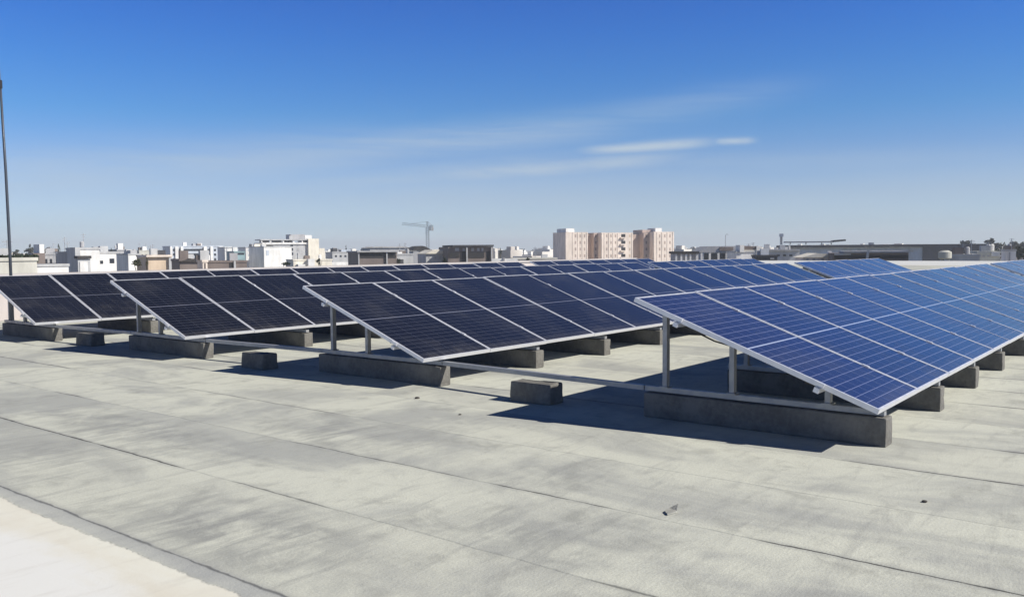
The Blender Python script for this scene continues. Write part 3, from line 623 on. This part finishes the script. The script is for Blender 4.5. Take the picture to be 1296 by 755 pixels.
# trees
M_LEAF = [foliage('dark_green_leaves', (.035, .050, .030)), foliage('olive_leaves', (.075, .080, .030)), foliage('haze_grey_leaves', (.085, .09, .075))]  # greyest leaf colour has distance haze mixed into it
M_BARK = concrete('bark', (.10, .08, .06))
def tree(name, label, cat, x, yt, yb, wpx, dist, leaf=0, shape='round', group=None, n=900):
    rnd = random.Random(int(x*10+dist)); p = spot(x, dist); zt = height_at(x, yt, dist)-GZ; zb = max(.6, height_at(x, yb, dist)-GZ); r = wpx/2*dist/FPX
    root = thing(name, label, cat, (p.x, p.y, GZ+.03), rnd.random()*6, group)
    tr = MB().tube([(0, 0, 0), (.05*r, 0, zb*.6), (0, .05*r, zb+(zt-zb)*.5)], [.09*r+.12, .07*r+.08, .05], 7)
    for k in range(4):
        a = k*1.57+rnd.random(); tr.tube([(0, 0, zb*.8), (math.cos(a)*r*.6, math.sin(a)*r*.6, zb+(zt-zb)*.45)], [.06*r+.05, .03], 5)
    tr.build('trunk', M_BARK, root)
    cr = MB(); H = zt-zb
    lumps = []
    for k in range(14):
        f = rnd.random(); a = rnd.random()*6.28
        rad = (math.sin(math.pi*(.12+.8*f)) if shape == 'round' else 1.05*(1-f)+.12)*r
        q = rad*.65*math.sqrt(rnd.random())
        lumps.append((Vector((q*math.cos(a), q*math.sin(a), zb+H*(.06+.84*f))), rad*rnd.uniform(.3, .5), H*rnd.uniform(.1, .2)))
    for k in range(n):
        c0, rr, hh = rnd.choice(lumps); d = Vector((rnd.gauss(0, 1), rnd.gauss(0, 1), rnd.gauss(0, 1))).normalized()*(rnd.random()**.4)
        cr.leaf(c0+Vector((d.x*rr, d.y*rr, d.z*hh)), r*.10*rnd.uniform(.6, 1.4), rnd)
    cr.build('crown', M_LEAF[leaf], root); return root
TR = 'trees and bushes in the town'
for x, yt, yb, wd, dist, lf, shp, lab in [
    (74.3, 308, 322, 6.5, 330, 0, 'cone', 'dark pointed cypress tree standing above the roofs at left'),
    (38, 309.5, 323, 15, 420, 2, 'round', 'rounded grey green tree left of the white stair tower'),
    (23, 315.5, 324, 13, 420, 2, 'round', 'grey green tree just right of the antenna mast'),
    (4, 316, 325, 12, 420, 2, 'round', 'grey green tree left of the antenna mast at the picture edge'),
    (32, 320, 330, 9, 200, 0, 'round', 'dark bush above the long beige wall right of the mast'),
    (87, 316, 323, 12, 420, 0, 'round', 'broad dark tree between the cypress and the grey stair tower'),
    (141, 313.5, 321, 5, 330, 0, 'cone', 'small dark cypress above the cube shaped white house'),
    (173.5, 328, 337, 15, 190, 1, 'round', 'wide olive green bush under the low bright white house'),
    (185.5, 325.5, 336, 5, 190, 1, 'cone', 'narrow olive shrub beside the beige building'),
    (404, 327, 334, 9, 200, 0, 'round', 'round black green bush below the stepped complex'),
    (362, 332, 336, 14, 180, 0, 'round', 'low dark hedge bush below the plain white block'),
    (563, 325.5, 334, 9, 170, 0, 'round', 'dark round bush in front of the dark hangar'),
    (504, 327, 333, 8, 190, 0, 'round', 'dark bush in front of the low pale house'),
    (633, 313.5, 322, 7, 420, 0, 'cone', 'small pointed dark tree rising right of the hangar'),
    (668, 326, 331, 9, 200, 0, 'round', 'low dark bush beneath the tree line left of the pink apartments'),
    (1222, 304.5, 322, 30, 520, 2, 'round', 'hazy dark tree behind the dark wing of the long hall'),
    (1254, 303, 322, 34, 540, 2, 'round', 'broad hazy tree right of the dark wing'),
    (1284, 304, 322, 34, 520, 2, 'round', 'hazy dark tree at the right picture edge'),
    (1262, 310, 325, 26, 330, 0, 'round', 'dark tree behind the low white roofed house'),
    (1292, 311, 326, 22, 300, 0, 'round', 'dark tree cut by the right picture edge'),
    (459, 313, 320, 8, 420, 2, 'round', 'small grey green tree above the left end of the warehouse'),
    (438, 309.5, 318, 3.5, 430, 0, 'cone', 'thin dark spire of a tree above the solar heater house')]:
    tree('tree' if 'bush' not in lab and 'shrub' not in lab else 'bush', lab, 'tree' if 'bush' not in lab and 'shrub' not in lab else 'bush', x, yt, yb, wd, dist, lf, shp, TR, n=700)
# hedge above the wall at far left
h = MB(); rnd = random.Random(3)
for k in range(2600):
    p = spot(rnd.uniform(-40, 47), rnd.uniform(134, 137)); h.leaf(Vector((p.x, p.y, height_at(20, rnd.uniform(323.6, 331), 135))), .30, rnd)
tag(h.build('hedge', M_LEAF[0]), 'dark clipped hedge running along the top of the long beige wall at far left', 'hedge')

# far-off trees and houses that read as one mass
h = MB(); rnd = random.Random(5)
for k in range(420):
    x = rnd.uniform(-60, 1330); dist = rnd.uniform(800, 1700); p = spot(x, dist); r = rnd.uniform(3, 9)
    hgt = (height_at(648, 316.5, dist)-GZ)*rnd.uniform(.5, .95)+rnd.uniform(-3, 2); hgt = max(5, min(hgt, 15))
    if 620 < x < 710: hgt = max(hgt, 13)
    for q_ in range(34):
        h.leaf(Vector((p.x+rnd.gauss(0, r*.6), p.y+rnd.gauss(0, r*.6), GZ+hgt*rnd.uniform(.1, 1))), rnd.uniform(.8, 2.0), rnd)
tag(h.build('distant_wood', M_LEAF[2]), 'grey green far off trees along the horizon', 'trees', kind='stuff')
h = MB()
for k in range(800):
    x = rnd.uniform(-60, 1330); dist = rnd.uniform(480 if x < 215 else 560, 1700); p = spot(x, dist); a = rnd.uniform(3, 8); c2 = rnd.uniform(3, 8)
    hgt = min(rnd.uniform(5, 14), 13.0 if rnd.random() < .8 else 14.5)
    h.box(p.x-a, p.x+a, p.y-c2, p.y+c2, GZ+.02, GZ+hgt)
    if rnd.random() < .5: h.box(p.x-a*.4, p.x+a*.3, p.y-c2*.5, p.y+c2*.2, GZ+hgt+.01, GZ+hgt+2.4)
m_, t, b_ = mat('far_house_render', (.6, .57, .52), .9, 0, .2)
n = t.voro(t.tex(), .02, 'F1', 1); t.put(b_.inputs['Base Color'], t.mix(.6, n, (.62, .58, .52)))
wh = t.noise(t.tex(), .03, 1); t.put(b_.inputs['Base Color'], t.ramp(wh, [(.3, (.40, .36, .33)), (.5, (.66, .63, .58)), (.65, (.78, .77, .74))]))
tag(h.build('distant_town', m_), 'far off pale houses of the town along the horizon', 'houses', kind='stuff')

# small litter on the felt
M_STONE = concrete('dark_pebble', (.08, .075, .07))
for x, y, s_, lab in ((-.903, -.478, .017, 'small dark stone lying on the felt at lower right'), (-.203, 3.929, .028, 'small dark scrap on the felt before the second row'),
                      (-.55, 3.1, .015, 'tiny dark stone left of the stubby block between the nearest rows')):
    m = MB(); bmesh.ops.create_icosphere(m.bm, subdivisions=2, radius=s_)
    for v in m.bm.verts: v.co *= 1+.35*noise.noise(v.co*25+Vector((x, y, 0))); v.co.z = v.co.z*.45+s_*.3
    o = m.build('stone', M_STONE); o.location = (x*S, y*S, 0); tag(o, lab, 'stone', 'small stones on the felt')
m = MB(); vs = [(-.07, -.01), (.01, -.03), (.08, .0), (.04, .035), (-.03, .03)]
m.prism(vs, .002, .012); 
for v in m.bm.verts:
    if v.co.x > .05: v.co.z += .022
o = m.build('torn_felt_flap', concrete('torn_felt', (.34, .34, .31))); o.location = (-1.854*S, .495*S, 0); tag(o, 'torn curled flap of roofing felt on a lap joint in the foreground', 'felt flap')

# ------------------------------------------------------------------ the air
hz_m = bpy.data.materials.new('haze_air'); hz_m.use_nodes = True; t = NT(hz_m.node_tree); t.n.clear()
out = t.n.new('ShaderNodeOutputMaterial'); pv = t.n.new('ShaderNodeVolumePrincipled')
pv.inputs['Color'].default_value = (.90, .95, 1, 1); pv.inputs['Density'].default_value = .00032; pv.inputs['Anisotropy'].default_value = 0.
t.l.new(pv.outputs[0], out.inputs['Volume'])
q = 6100
tag(MB().box(-q, q, -q, q, GZ-1, CAM.z+75).build('haze', hz_m), kind='stuff')
